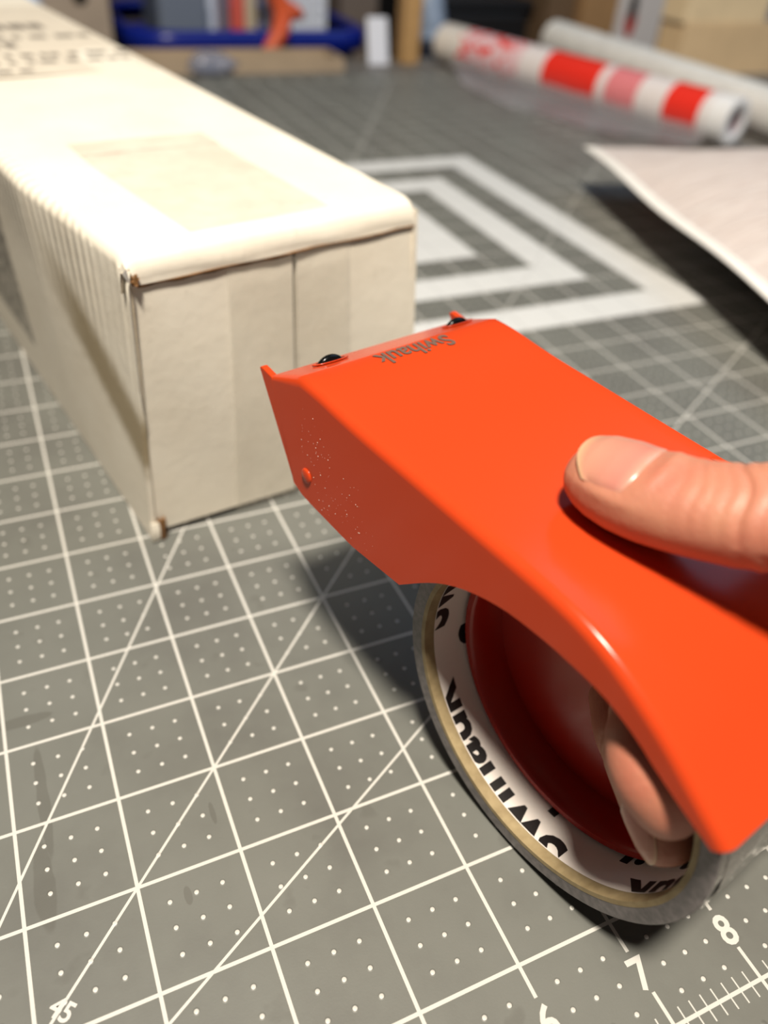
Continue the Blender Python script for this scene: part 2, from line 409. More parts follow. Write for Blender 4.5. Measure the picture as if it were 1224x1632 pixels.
tag(obj('clear_tape', grid(P), ctape_m, sb), 'clear packing tape strip over the front seam')
# printed label lines near the far end of the lid
ink_m = simple('grey_print', (120, 112, 104), 0.7)
lab_m = simple('label_paper', (214, 204, 188), 0.6, 0.04, 2.0)
P = [[bp(a, t, BH + 0.014) for t in (8.7, 16.4)] for a in (0.1, 4.15)]
lb_ = obj('shipping_label', grid(P), lab_m, sb)
rr = random.Random(5)
for row, (t0, hh, a_end) in enumerate([(15.4, 0.5, 2.6), (13.3, 0.7, 3.2), (12.2, 0.35, 4.0), (11.3, 0.6, 2.3), (10.3, 0.3, 4.0), (9.7, 0.24, 3.9), (9.0, 0.22, 1.8)]):
    V, F = [], []; a = 0.4
    while a < a_end:
        w = rr.uniform(0.12, 0.42)
        q = [bp(a, t0, BH + 0.02), bp(a + w, t0, BH + 0.02), bp(a + w, t0 + hh, BH + 0.02), bp(a, t0 + hh, BH + 0.02)]
        F.append(tuple(range(len(V), len(V) + 4))); V += q; a += w + rr.uniform(0.05, 0.2)
    tag(obj('printed_line', (V, F), ink_m, lb_, smooth=False), kind='stuff')

# ------------------------------------------------------------------ tape dispenser
RC = Vector((6.49046951, 2.06515882, 1.83827039)); WA = Vector((0.97519208, 0.22136035, 0)); FA = Vector((-0.22136035, 0.97519208, 0))
def D(l, n, w): return RC + FA * l + WA * w + Vector((0, 0, n))
W0, W1 = -0.38, 2.22
k = NT('orange_plastic'); p = k.pos(); n = k.noise(p, 1.2, 4.0); k.base(lin(194, 63, 27)); k.rough(0.20); k.b.inputs['Specular IOR Level'].default_value = 0.25
k.b.inputs['Subsurface Weight'].default_value = 0.0
orange_m = k.m
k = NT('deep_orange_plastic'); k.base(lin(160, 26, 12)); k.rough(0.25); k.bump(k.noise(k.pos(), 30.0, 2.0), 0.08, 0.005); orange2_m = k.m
td = thing('tape_dispenser', 'orange plastic handheld tape dispenser gripped in a hand over the mat', 'tape dispenser', tuple(D(0, -1.83, 0.9)))
top = [(3.80, 1.80), (3.36, 2.00), (3.30, 2.025), (3.03, 2.03), (2.42, 1.985), (1.62, 1.965), (0.84, 1.945), (0.30, 1.935), (-0.05, 1.92), (-0.36, 1.875), (-0.70, 1.765), (-1.14, 1.54), (-1.54, 1.265), (-1.80, 1.09)]
bot = [(3.394, 0.74), (3.33, 0.70), (3.22, 0.68), (3.044, 0.665), (2.338, 0.634), (1.586, 0.718), (1.158, 1.089), (0.793, 1.307), (0.38, 1.445), (-0.014, 1.487), (-0.266, 1.487), (-0.629, 1.458), (-0.94, 1.356), (-1.136, 1.248), (-1.385, 1.127), (-1.70, 0.99)]
def resample(pl, n, par=None):
    pl = [np.array(q, float) for q in pl]; d = [0]
    for a, b in zip(pl, pl[1:]): d.append(d[-1] + np.linalg.norm(b - a))
    out = []
    for t in np.linspace(0, d[-1], n):
        i = min(max(np.searchsorted(d, t) - 1, 0), len(pl) - 2); u = (t - d[i]) / (d[i + 1] - d[i]); out.append(pl[i] * (1 - u) + pl[i + 1] * u)
    return out
topc = top[:4] + [tuple(q) for q in cr(top[3:], 5)][1:]
botc = bot[:5] + [bot[5]] + [tuple(q) for q in cr(bot[5:], 5)][1:]
# pair stations: front part (to the cheek corner) and rear part
iT = min(range(len(topc)), key=lambda i: abs(topc[i][0] - 1.95)); iB = 5
T_ = [topc[0], topc[1], topc[2]] + [tuple(q) for q in resample(topc[2:iT + 1], 9)][1:] + [tuple(q) for q in resample(topc[iT:], 30)][1:]
NBk = len(T_); nb1 = 11
B_ = [tuple(q) for q in resample(botc[:iB + 1], nb1)] + [tuple(q) for q in resample(botc[iB:], NBk - nb1 + 1)][1:]
rc = 0.095; P = []
for i in range(NBk):
    T, B = np.array(T_[i]), np.array(B_[i]); row = []
    tg = np.array(T_[min(i + 1, NBk - 1)]) - np.array(T_[max(i - 1, 0)]); nn = np.array([tg[1], -tg[0]]); nn /= np.linalg.norm(nn)
    if nn[1] < 0: nn = -nn
    dn = (B - T) / np.linalg.norm(B - T); L = np.linalg.norm(B - T); rr_ = min(rc, L * 0.7)
    if i == 0: rr_ = 0.05
    # drop from the top by the corner radius along dn (measured against the top normal)
    cs = abs(dn @ nn); drop = min(rr_ / max(cs, 0.45), L * 0.85)
    E0 = T + dn * drop
    side = [tuple(B + (E0 - B) * q) for q in (0, 0.03, 0.3, 0.6, 0.85, 0.97, 0.995, 1)]
    def corner(u):     # u 0 at side, 1 at top
        a = u * math.pi / 2; return T + dn * drop * (1 - math.sin(a)), rr_ * (1 - math.cos(a))
    for l, n_ in side[:-1]: row.append(D(l, n_, W0))
    for u in np.linspace(0, 1, 8):
        q, w = corner(u); row.append(D(q[0], q[1], W0 + w))
    crown = 0.0
    for w in np.linspace(W0 + rc + 0.15, W1 - rc - 0.15, 14): row.append(D(T[0], T[1] + crown, w))
    for u in np.linspace(1, 0, 8):
        q, w = corner(u); row.append(D(q[0], q[1], W1 - w))
    for l, n_ in side[:-1][::-1]: row.append(D(l, n_, W1))
    P.append(row)
shell = obj('shell', grid(P), orange_m, td, angle=50); mod_solid(shell, 0.075)
# pointed ears at the front of both cheeks
for w in (W0, W1 - 0.075):
    ear = [(4.035, 1.79), (3.99, 1.815), (3.79, 1.795), (3.36, 0.74), (3.394, 0.735)]
    o = obj('front_ear', prism(ear, lambda l, n: D(l, n, w), lambda l, n: D(l, n, w + 0.075)), orange_m, td, smooth=False); mod_bevel(o, 0.015)
# front lip below the sloping strip
o = obj('front_lip', prism([(3.80, 1.80), (3.72, 1.80), (3.55, 1.40), (3.61, 1.38)], lambda l, n: D(l, n, W0 + 0.07), lambda l, n: D(l, n, W1 - 0.07)), orange_m, td, smooth=False); mod_bevel(o, 0.012)
rec_m = simple('dark_recess', (60, 12, 8), 0.5)
steel_m = simple('black_steel', (22, 24, 26), 0.18, metal=0.6)
for w in (0.19, 1.88):
    ax = Vector((3.60, 1.80)); V = []
    o = obj('guide_wheel', lathe([(0.0, -0.05), (0.12, -0.05), (0.15, -0.03), (0.155, 0.0), (0.15, 0.03), (0.12, 0.05), (0.0, 0.05)], lambda x, y, h: D(3.60 + h * 0.8, 1.825 + y * 0.95, w + x * 1.1), 28, closed=False), steel_m, td)
    o = obj('wheel_slot', lathe([(0.0, 0.0), (0.2, 0.0), (0.2, 0.004), (0.0, 0.004)], lambda x, y, h: D(3.60 - y * 0.45, 1.905 + h + y * 0.20, w + x), 24, closed=False), rec_m, td)
    o = obj('wheel_collar', lathe([(0.17, 0.0), (0.21, 0.0), (0.21, 0.012), (0.17, 0.012)], lambda x, y, h: D(3.60 - y * 0.45, 1.90 + h + y * 0.20, w + x), 24), orange_m, td)
# rivets of the roller axle
for w, s in ((W0, -1), (W1, 1)):
    obj('rivet', lathe([(0.0, 0.022), (0.066, 0.022), (0.082, 0.012), (0.086, -0.01)], lambda x, y, h: D(3.14 + x, 0.98 + y, w + s * h), 20, closed=False), orange_m, td)
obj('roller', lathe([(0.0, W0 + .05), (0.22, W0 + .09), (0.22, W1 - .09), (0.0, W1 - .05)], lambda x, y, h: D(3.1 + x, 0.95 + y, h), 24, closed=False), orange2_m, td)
# dust on the near cheek
rr = random.Random(21); V, F = [], []
for i in range(130):
    l = rr.gauss(2.75, 0.42); n = 1.05 + (l - 2.75) * 0.35 + rr.gauss(0, 0.26); s_ = rr.choice([.003, .003, .004, .005, .008])
    if not (1.9 < l < 3.3 and 0.72 < n < 1.8): continue
    b = len(V); a = rr.uniform(0, 3)
    V += [tuple(D(l + s_ * math.cos(a + q), n + s_ * math.sin(a + q), W0 - 0.0005)) for q in (0, 2.1, 4.2)] + [tuple(D(l, n, W0 - s_ * 0.8))]
    F += [(b, b + 1, b + 3), (b + 1, b + 2, b + 3), (b + 2, b, b + 3)]
tag(obj('dust', (V, F), simple('dust_white', (200, 170, 150), 0.8), td, smooth=False), kind='stuff')
# hub: ring, floor with hand opening, far side plate
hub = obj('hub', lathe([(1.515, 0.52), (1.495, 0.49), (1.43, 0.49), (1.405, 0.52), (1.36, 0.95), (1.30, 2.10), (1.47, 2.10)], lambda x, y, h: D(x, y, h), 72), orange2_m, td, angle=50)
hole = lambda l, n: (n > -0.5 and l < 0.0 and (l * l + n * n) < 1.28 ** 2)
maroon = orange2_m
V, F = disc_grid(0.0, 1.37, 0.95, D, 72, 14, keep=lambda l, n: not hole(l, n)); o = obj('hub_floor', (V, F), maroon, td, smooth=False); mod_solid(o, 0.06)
V, F = disc_grid(1.30, 1.98, 2.12, D, 72, 4); o = obj('side_plate', (V, F), orange_m, td, smooth=False); mod_solid(o, 0.07)
# brand printed on top
gp = simple('grey_pad_print', (104, 82, 72), 0.5)
v, f = cut2d(text2d('Swihauk', 1.0, 0.018)); xs = [a for a, b in v]; Lx = max(xs) - min(xs)
sc = 0.94 / Lx
obj('brand_print', ([tuple(D(3.27 - b * sc * 1.1, 2.036, 1.40 - (a - min(xs)) * sc)) for a, b in v], f), gp, td, smooth=False)

# ------------------------------------------------------------------ tape roll
RO = 1.764
k = NT('wound_tape'); p = k.pos(); k.base(k.ramp(k.noise(p, 14.0, 4.0), [(0.35, lin(98, 94, 94)), (0.65, lin(122, 116, 116))])); k.rough(0.42)
k.bump(k.noise(p, 40.0, 3.0), 0.25, 0.008); side_m = k.m
k = NT('tape_film'); p = k.pos(); k.base(lin(120, 116, 112)); k.rough(0.12); k.b.inputs['Coat Weight'].default_value = 0.5
k.bump(k.noise(k.vec(k.xyz(p)[0], k.math('MULTIPLY', k.xyz(p)[1], 0.3), k.xyz(p)[2]), 9.0, 3.0), 0.5, 0.02); film_m = k.m
k = NT('core_board'); k.base(k.ramp(k.noise(k.pos(), 8.0, 4.0), [(0.3, lin(140, 122, 88)), (0.7, lin(164, 146, 110))])); k.rough(0.7); core_m = k.m
tr_ = thing('tape_roll', 'roll of clear packing tape on a white printed core under the orange dispenser', 'tape roll', tuple(D(0, -RO, 0.95)))
prof = [(1.60, 0.0), (1.752, 0.0), (1.764, 0.012), (1.764, 1.88), (1.752, 1.89), (1.60, 1.89)]
o = obj('wound_tape', lathe(prof, D, 120), side_m, tr_, angle=40)
o.data.materials.append(film_m)
for q in o.data.polygons:
    c_ = (sum((Vector(o.data.vertices[i].co) for i in q.vertices), Vector()) / len(q.vertices) + wloc(tr_)) / S - RC
    if math.hypot(c_.dot(FA), c_.z) > 1.758: q.material_index = 1
obj('core', lathe([(1.555, -0.004), (1.605, -0.004), (1.605, 1.894), (1.555, 1.894)], D, 120), core_m, tr_, angle=40)
lin_m = simple('white_liner', (236, 228, 222), 0.45)
liner = obj('printed_liner', lathe([(1.551, 0.115), (1.551, 1.80)], D, 120, closed=False), lin_m, tr_)
blk = simple('black_print', (24, 20, 20), 0.5)
v0, f0 = text2d('Swihauk', 1.0, 0.03); x0 = min(a for a, b in v0); Lx = max(a for a, b in v0) - x0
arc = math.radians(80); sc = arc * 1.549 / Lx
def ring_text(th0, base_w, cut, name='lettering'):
    vf = ([((a - x0) * sc, b * sc) for a, b in v0], f0)
    v, f = cut2d(vf, xs=[i * 0.06 for i in range(1, 40)], ymin=-0.2, ymax=base_w - cut)
    P = [D(1.5485 * math.cos(th0 + a / 1.549), 1.5485 * math.sin(th0 + a / 1.549), base_w - b) for a, b in v]
    obj(name, (P, f), blk, liner, smooth=False)
for j in range(3): ring_text(math.radians(-110.0 + 104 * j), 0.275, 0.125)
ring_text(math.radians(-217.0), 0.275, 0.125)
for j in range(3): ring_text(math.radians(-20 + 108 * j), 0.90, 0.0, 'small_lettering')
# loose creased end of the tape on the back of the roll
P = []
for i in range(16):
    th = math.radians(166 + i * 1.7); row = []
    for j in range(14):
        w = 0.12 + 1.75 * j / 13
        row.append(D((1.768 + 0.022 * (math.sin(w * 9 + i * 0.8) * 0.5 + 0.5) * (i / 15)) * math.cos(th), (1.768 + 0.022 * (math.sin(w * 9 + i) * 0.5 + 0.5) * (i / 15)) * math.sin(th), w))
    P.append(row)
o = obj('loose_end', grid(P), film_m, tr_); mod_solid(o, 0.004)

# ------------------------------------------------------------------ hand
k = NT('skin'); p = k.pos(); n1 = k.noise(p, 1.6, 4.0); n2 = k.noise(p, 26.0, 3.0)
k.base(k.ramp(n1, [(0.32, lin(178, 109, 88)), (0.55, lin(184, 122, 98)), (0.75, lin(188, 134, 106))])); k.rough(0.50)
k.b.inputs['Subsurface Weight'].default_value = 0.22; k.b.inputs['Subsurface Radius'].default_value = (0.0035, 0.0013, 0.0007); k.b.inputs['Subsurface Scale'].default_value = 0.6
wv = k.n('ShaderNodeTexVoronoi'); k.t.links.new(p, wv.inputs['Vector']); wv.inputs['Scale'].default_value = 26.0
k.bump(k.math('ADD', k.math('MULTIPLY', n2, 0.6), k.math('MULTIPLY', wv.outputs['Distance'], 0.35)), 0.35, 0.012)
skin_m = k.m
k = NT('nail'); nv = k.attr('nv')[2]
k.base(k.ramp(nv, [(0.0, lin(196, 150, 132)), (0.22, lin(190, 124, 110)), (0.86, lin(194, 138, 116)), (0.95, lin(200, 156, 124)), (1.0, lin(204, 168, 134))])); k.rough(0.27)
k.b.inputs['Subsurface Weight'].default_value = 0.15; k.b.inputs['Subsurface Radius'].default_value = (0.003, 0.0012, 0.0007)
k.bump(k.noise(k.pos(), 6.0, 2.0), 0.1, 0.01)
nail_m = k.m
hand = thing('hand', 'bare hand with thumb on top of the orange dispenser and fingers hooked through its hub', 'hand', tuple(D(-3.9, 0.5, 3.4)))
hand['label'] = 'bare hand, thumb pressing the orange dispenser, fingers hooked inside its roll'
def interp(tab, s):
    if s <= tab[0][0]: return np.array(tab[0][1:], float)
    for a, b in zip(tab, tab[1:]):
        if s <= b[0]:
            u = (s - a[0]) / (b[0] - a[0]); u = u * u * (3 - 2 * u) if False else u
            return np.array(a[1:], float) * (1 - u) + np.array(b[1:], float) * u
    return np.array(tab[-1][1:], float)
class Loft:
    """skin around a path from the tip; path in (l, n, w); dors = dorsal direction at the tip and root"""
    def __init__(self, path, d0, d1, prof, M=40, ds=0.03, extra=None):
        fine = cr(path, 24); L = [0]
        for a, b in zip(fine, fine[1:]): L.append(L[-1] + np.linalg.norm(b - a))
        self.fine, self.L, self.len = fine, L, L[-1]; self.d0, self.d1 = np.array(d0, float), np.array(d1, float)
        self.prof = prof; self.M = M; self.ds = ds; self.extra = extra
    def at(self, s):
        if s <= 0:
            t = self.fine[1] - self.fine[0]; t /= np.linalg.norm(t); c = self.fine[0] + t * s
        else:
            i = min(max(int(np.searchsorted(self.L, s)) - 1, 0), len(self.fine) - 2)
            u = (s - self.L[i]) / (self.L[i + 1] - self.L[i]); c = self.fine[i] * (1 - u) + self.fine[i + 1] * u
            j0, j1 = max(i - 6, 0), min(i + 7, len(self.fine) - 1); t = self.fine[j1] - self.fine[j0]; t /= np.linalg.norm(t)
        u = min(max(s / self.len, 0), 1); d = self.d0 * (1 - u) + self.d1 * u
        d = d - t * (d @ t); d /= np.linalg.norm(d); sd = np.cross(t, d)
        return c, t, d, sd
    def pt(self, s, ph, r=None):
        c, t, d, sd = self.at(s); a, bd, bp_ = interp(self.prof, s) if r is None else r
        cs, sn = math.cos(ph), math.sin(ph); b = bd if cs > 0 else bp_
        e = self.extra(s, ph) if self.extra else 0.0
        return c + sd * sn * (a + e) + d * cs * (b + e)
    def mesh(self):
        ss = []; s = 0.0; s0 = self.prof[0][0]
        ss = list(np.arange(s0, self.len, self.ds)) + [self.len]
        P = [[D(*self.pt(s, 2 * math.pi * j / self.M)) for j in range(self.M)] for s in ss]
        v, f = grid(P, closed_v=True); m = self.M
        f += [tuple(range(m)), tuple(len(ss) * m - 1 - j for j in range(m))]
        return v, f
def gz(x, w): return math.exp(-(x / w) ** 2)
def thumb_extra(s, ph):
    ph = (ph + math.pi) % (2 * math.pi) - math.pi; e = 0.0; dors = max(0.0, math.cos(ph))
    # folds round the nail
    if s < 0.9:
        e += 0.020 * gz(abs(ph) - 1.22, 0.16) * gz(s - 0.38, 0.28)
        e += 0.022 * gz(s - (0.74 - 0.12 * (ph / 1.0) ** 2), 0.055) * gz(ph, 0.85)
        e -= 0.022 * gz(ph, 0.95) * gz(s - 0.36, 0.24)
    wob = 0.035 * math.sin(ph * 2.1) + 0.02 * math.sin(ph * 5)
    for c_, dpt, wd_ in ((0.86, .005, .020), (0.97, .008, .020), (1.05, .005, .020), (1.14, .006, .018), (1.24, .026, .024), (1.35, .008, .02), (1.48, .030, .026), (1.60, .010, .02), (1.72, .014, .02)):
        e -= dpt * gz(s - c_ - wob * (1 + (c_ - 1.2)), wd_) * dors ** 0.35
    for c_, dpt in ((1.40, .03), (1.25, .012)):
        e -= dpt * gz(s - c_ + 0.1 * math.sin(ph * 2), 0.05) * max(0.0, -math.cos(ph)) ** 0.5
    e += 0.012 * gz(s - 1.42, 0.22) * dors
    return e
thumb = Loft([(0.66, 2.24, 0.60), (0.42, 2.265, 0.635), (0.12, 2.31, 0.67), (-0.20, 2.385, 0.73), (-0.50, 2.46, 0.84), (-0.82, 2.52, 1.02), (-1.3, 2.45, 1.35), (-1.95, 2.15, 1.95), (-2.55, 1.60, 2.65), (-3.15, 1.05, 3.20), (-3.9, 0.75, 3.45), (-4.6, 0.7, 3.65)],
    (0.16, 0.95, -0.05), (0.2, 0.8, -0.5),
    [(-0.10, 0.01, 0.01, 0.01), (-0.085, 0.12, 0.08, 0.09), (-0.05, 0.20, 0.14, 0.16), (0.0, 0.27, 0.19, 0.22), (0.10, 0.335, 0.25, 0.28), (0.22, 0.375, 0.29, 0.32), (0.40, 0.40, 0.31, 0.345), (0.62, 0.405, 0.315, 0.355), (0.90, 0.395, 0.315, 0.36), (1.15, 0.40, 0.325, 0.36), (1.45, 0.425, 0.35, 0.37), (1.9, 0.42, 0.35, 0.40), (2.4, 0.46, 0.42, 0.48), (3.1, 0.60, 0.52, 0.58), (4.0, 0.66, 0.56, 0.60), (4.9, 0.55, 0.45, 0.5), (6.2, 0.30, 0.25, 0.3)], M=96, ds=0.014, extra=thumb_extra)
fprof = lambda r: [(-0.08, 0.01, 0.01, 0.01), (-0.06, 0.10 * r / .28, 0.08, 0.09), (0.0, 0.84 * r, 0.72 * r, 0.80 * r), (0.10, 0.97 * r, 0.86 * r, 0.95 * r), (0.25, 1.0 * r, 0.90 * r, 1.0 * r), (0.55, 1.0 * r, 0.92 * r, 1.02 * r), (0.95, 0.97 * r, 0.95 * r, 0.92 * r), (1.5, 1.04 * r, 1.0 * r, 1.02 * r), (2.0, 1.1 * r, 1.08 * r, 1.02 * r), (2.7, 1.12 * r, 1.08 * r, 1.1 * r), (4.2, 1.3 * r, 1.25 * r, 1.3 * r)]
def fx(s, ph):
    e = 0.0
    for c_ in (0.95, 1.05, 2.0, 2.12): e -= 0.012 * gz(s - c_, 0.035)
    return e
FD0, FD1 = (0.385, -0.45, -0.50), (0.6, -0.2, 0.7)
index = Loft([(-0.80, 0.98, 0.60), (-0.42, 0.98, 0.98), (0.05, 0.95, 1.55), (0.30, 0.92, 2.05), (0.18, 1.05, 2.75), (-0.5, 1.25, 3.3), (-1.2, 1.2, 3.4)], FD0, FD1, fprof(0.27), extra=fx)
FM = (0.3, -0.9, 0.1); FR = (0.27, -0.12, -0.80)
middle = Loft([(-1.26, 0.50, 0.03), (-1.18, 0.71, -0.09), (-1.05, 0.86, -0.14), (-0.92, 0.89, -0.06), (-0.75, 0.76, 0.20), (-0.38, 0.55, 0.85), (0.10, 0.45, 1.60), (0.20, 0.50, 2.40), (-0.4, 0.75, 3.3), (-1.2, 0.7, 3.45)], FM, FD1, fprof(0.285), extra=fx)
ring = Loft([(-1.38, -0.13, 0.16), (-1.21, 0.0, 0.18), (-0.97, 0.09, 0.27), (-0.63, 0.01, 0.52), (-0.25, -0.15, 0.88), (0.12, -0.20, 1.40), (0.20, 0.0, 2.3), (-0.3, 0.2, 3.2), (-1.2, 0.2, 3.4)], FR, FD1, fprof(0.275), extra=fx)
pinky = Loft([(-0.45, -0.85, 2.55), (-0.05, -0.85, 2.56), (0.32, -0.80, 2.72), (0.30, -0.65, 3.05), (-0.3, -0.45, 3.3), (-1.3, -0.2, 3.4)], (0.2, -0.3, -0.9), (0.6, -0.2, 0.7), fprof(0.235))
# palm and wrist
palm = Loft([(-0.35, 0.50, 3.25), (-1.1, 0.50, 3.38), (-2.0, 0.50, 3.42), (-3.0, 0.55, 3.45), (-3.9, 0.6, 3.5), (-4.8, 0.7, 3.75), (-6.2, 0.9, 4.3), (-7.8, 1.2, 5.0)], (0, 0.0, 1.0), (0, 0.0, 1.0),
    [(-0.15, 0.4, 0.1, 0.1), (0.0, 0.95, 0.30, 0.26), (0.35, 1.35, 0.44, 0.40), (1.0, 1.5, 0.50, 0.50), (2.0, 1.5, 0.55, 0.58), (3.0, 1.30, 0.55, 0.58), (3.8, 1.08, 0.54, 0.56), (5.0, 1.12, 0.66, 0.68), (7.9, 1.35, 1.0, 1.0)], M=96, ds=0.06)
body = obj('skin', join(*[q.mesh() for q in (thumb, index, middle, ring, pinky, palm)]), skin_m, hand)
m = body.modifiers.new('skin_union', 'REMESH'); m.mode = 'VOXEL'; m.voxel_size = 0.0150 * S; m.use_smooth_shade = True
m = body.modifiers.new('relax', 'SMOOTH'); m.factor = 0.5; m.iterations = 3
def nail(loft, half, s_cut, s_free, tab, name='nail', curve=0.0):
    P = []; A = []
    for i in range(25):
        v = i / 24; row = []
        for j in range(25):
            u = j / 12 - 1
            sc_ = s_cut - 0.10 * s_cut * u * u * 1.4; sf = s_free + 0.19 * (abs(u) ** 2.6)
            s = sc_ + (sf - sc_) * v
            a, b = interp(tab, s); c, t, d, sd = loft.at(s); ph = u * half
            dip = 0.018 * (v < 0.08) * (1 - v / 0.08) + 0.012 * max(0, abs(u) - 0.9) * 10 * (v < 0.86)
            row.append(D(*(c + sd * math.sin(ph) * (a - dip) + d * math.cos(ph) * (b - dip)))); A.append(v)
        P.append(row)
    o = obj(name, grid(P), nail_m, hand)
    at = o.data.attributes.new('nv', 'FLOAT', 'POINT')
    for i, a in enumerate(A): at.data[i].value = a
    mod_solid(o, 0.014); return o
nail(thumb, 1.08, 0.63, 0.0, [(-0.1, 0.30, 0.235), (0.0, 0.33, 0.245), (0.15, 0.375, 0.298), (0.35, 0.402, 0.322), (0.55, 0.402, 0.318), (0.75, 0.396, 0.306)])
nail(ring, 0.9, 0.46, 0.02, [(-0.1, 0.21, 0.195), (0.0, 0.24, 0.215), (0.15, 0.275, 0.25), (0.35, 0.285, 0.262), (0.6, 0.284, 0.255)], 'fingernail')
nail(middle, 0.9, 0.48, 0.02, [(-0.1, 0.20, 0.18), (0.0, 0.23, 0.205), (0.15, 0.27, 0.248), (0.35, 0.282, 0.26), (0.6, 0.28, 0.254)], 'fingernail')
nail(index, 0.9, 0.48, 0.02, [(-0.1, 0.19, 0.17), (0.0, 0.22, 0.195), (0.15, 0.258, 0.235), (0.35, 0.268, 0.248), (0.6, 0.266, 0.24)], 'fingernail')

# ------------------------------------------------------------------ padded mailer
k = NT('mailer_paper'); p = k.pos(); n = k.noise(k.vec(k.math('MULTIPLY', k.math('ADD', k.math('MULTIPLY', k.xyz(p)[0], 0.26), k.math('MULTIPLY', k.xyz(p)[1], 0.97)), 4.0), k.math('MULTIPLY', k.xyz(p)[0], 0.5), 0.0), 2.0, 3.0)
k.base(k.ramp(n, [(0.3, lin(196, 180, 174)), (0.7, lin(218, 209, 205))])); k.rough(0.6); k.bump(n, 0.9, 0.10)
mail_m = k.m
e0 = Vector((19.55, 19.75, 0)); eu = Vector((math.cos(math.radians(-15)), math.sin(math.radians(-15)), 0)); ev = Vector((-eu.y * -1, 0, 0))
ev = Vector((math.sin(math.radians(-15)), -math.cos(math.radians(-15)), 0))
ML, MW = 14.0, 10.5
ml = thing('padded_mailer', 'white padded paper mailer bulging on the right side of the mat', 'envelope', tuple(e0 + eu * 5 + ev * 7))
def mp(u, v, side):
    e = min(u, MW - u) ; g = min(v, ML - v)
    h = (1 - math.exp(-max(0, e - 0.45) / 1.6)) * (1 - math.exp(-max(0, g - 0.45) / 1.6))
    rip = 0.010 * math.sin(v * 5.1 + 1.3 * math.sin(u)) * min(1, e / 0.6)
    z = 1.30 + (1.0 * h + rip if side > 0 else -1.27 * min(1, h * 1.15)) + 0.05 * math.sin(v * 0.9) * math.exp(-u / 1.0)
    return e0 + eu * u + ev * v + Vector((0, 0, z + (0.012 if side > 0 else 0)))
us = list(np.linspace(0, 1.2, 9)) + list(np.linspace(1.5, MW - 1.5, 20)) + list(np.linspace(MW - 1.2, MW, 7)); vs_ = list(np.linspace(0, 1.2, 9)) + list(np.linspace(1.4, ML - 1.3, 60)) + list(np.linspace(ML - 1.1, ML, 7))
o = obj('top_sheet', grid([[mp(u, v, 1) for v in vs_] for u in us]), mail_m, ml); mod_solid(o, 0.02, 1)
o = obj('bottom_sheet', grid([[mp(u, v, -1) for v in vs_] for u in us]), mail_m, ml); mod_solid(o, 0.02, 1)
seam = tag(obj('seam_edge', join(grid([[mp(u, v, 1) + Vector((0, 0, 0.022 if 0 < u < .4 else 0.0)) for v in vs_] for u in (0, 0.05, 0.2, 0.33)])), simple('white_seam', (238, 234, 228), 0.5), ml), 'white crimped seam strip'); mod_solid(seam, 0.02, 1)

# ------------------------------------------------------------------ wrapping rolls
def roll_axis(a, b):
    t = (Vector(b) - Vector(a)).normalized(); s = Vector((t.y, -t.x, 0)).normalized(); return t, s, s.cross(t)
def paper_roll(name, label, a, b, R, Ri, m, end_m, group=None):
    a, b = Vector(a), Vector(b); t, s, u = roll_axis(a, b); L = (b - a).length
    root = thing(name, label, 'wrap roll', (tuple((a + b) / 2)[0], tuple((a + b) / 2)[1], 0), group)
    fn = lambda x, y, h: a + t * h + s * x + u * y
    o = obj('rolled_sheet', lathe([(R, h) for h in np.linspace(0, L, 60)], fn, 48, closed=False), m, root)
    at = o.data.attributes.new('rt', 'FLOAT', 'POINT'); ra = o.data.attributes.new('ra', 'FLOAT', 'POINT')
    for i in range(48):
        for j in range(60): at.data[i * 60 + j].value = j / 59 * L; ra.data[i * 60 + j].value = i / 48
    for h0, sg in ((0, 1), (L, -1)):
        obj('roll_end', lathe([(R, h0), (R * 0.97, h0 - sg * 0.03), (Ri, h0 - sg * 0.03), (Ri, h0 + sg * 1.5)], fn, 48, closed=False), end_m, root)
    core = obj('core_tube', lathe([(Ri, 0.02), (Ri, L - 0.02), (Ri - 0.06, L - 0.02), (Ri - 0.06, 0.02)], fn, 32), simple('grey_tube', (150, 132, 140), 0.7), root)
    return root, fn, L
k = NT('red_printed_wrap'); rt = k.attr('rt')[2]; ra = k.attr('ra')[2]
W_ = lin(226, 218, 218); RED = lin(232, 52, 40); PK = lin(222, 130, 136); PP = lin(226, 190, 196)
f = k.math('DIVIDE', rt, 16.2)
band = k.ramp(f, [(0.0, lin(232, 232, 234)), (0.045, W_), (0.07, RED), (0.165, W_), (0.25, PK), (0.345, W_), (0.375, RED), (0.56, W_), (0.645, PP), (0.88, lin(220, 214, 208))], 'CONSTANT')
pat = k.math('MULTIPLY', step(k, f, 0.66, 0.9), k.math('GREATER_THAN', k.noise(k.vec(k.math('MULTIPLY', rt, 1.2), k.math('MULTIPLY', ra, 9.0), 0.0), 1.4, 1.0), 0.56))
k.base(k.mix(pat, band, RED)); k.rough(0.25); k.b.inputs['Coat Weight'].default_value = 0.3
wrap_m = k.m
white_end = simple('white_roll_end', (224, 226, 232), 0.5)
wr, fnr, LR = paper_roll('wrap_roll', 'clear wrap roll printed with red and pink blocks, front one of two rolls', (28.86, 23.1, 0.85), (24.85, 38.75, 0.85), 0.85, 0.42, wrap_m, white_end)
k = NT('white_wrap'); k.base(k.ramp(k.noise(k.pos(), 1.1, 4.0), [(0.35, lin(222, 220, 216)), (0.65, lin(236, 235, 231))])); k.rough(0.4)
paper_roll('wrap_roll', 'plain white paper roll lying behind the red printed roll', (31.6, 19.0, 0.85), (31.75, 39.6, 0.85), 0.85, 0.45, k.m, white_end)
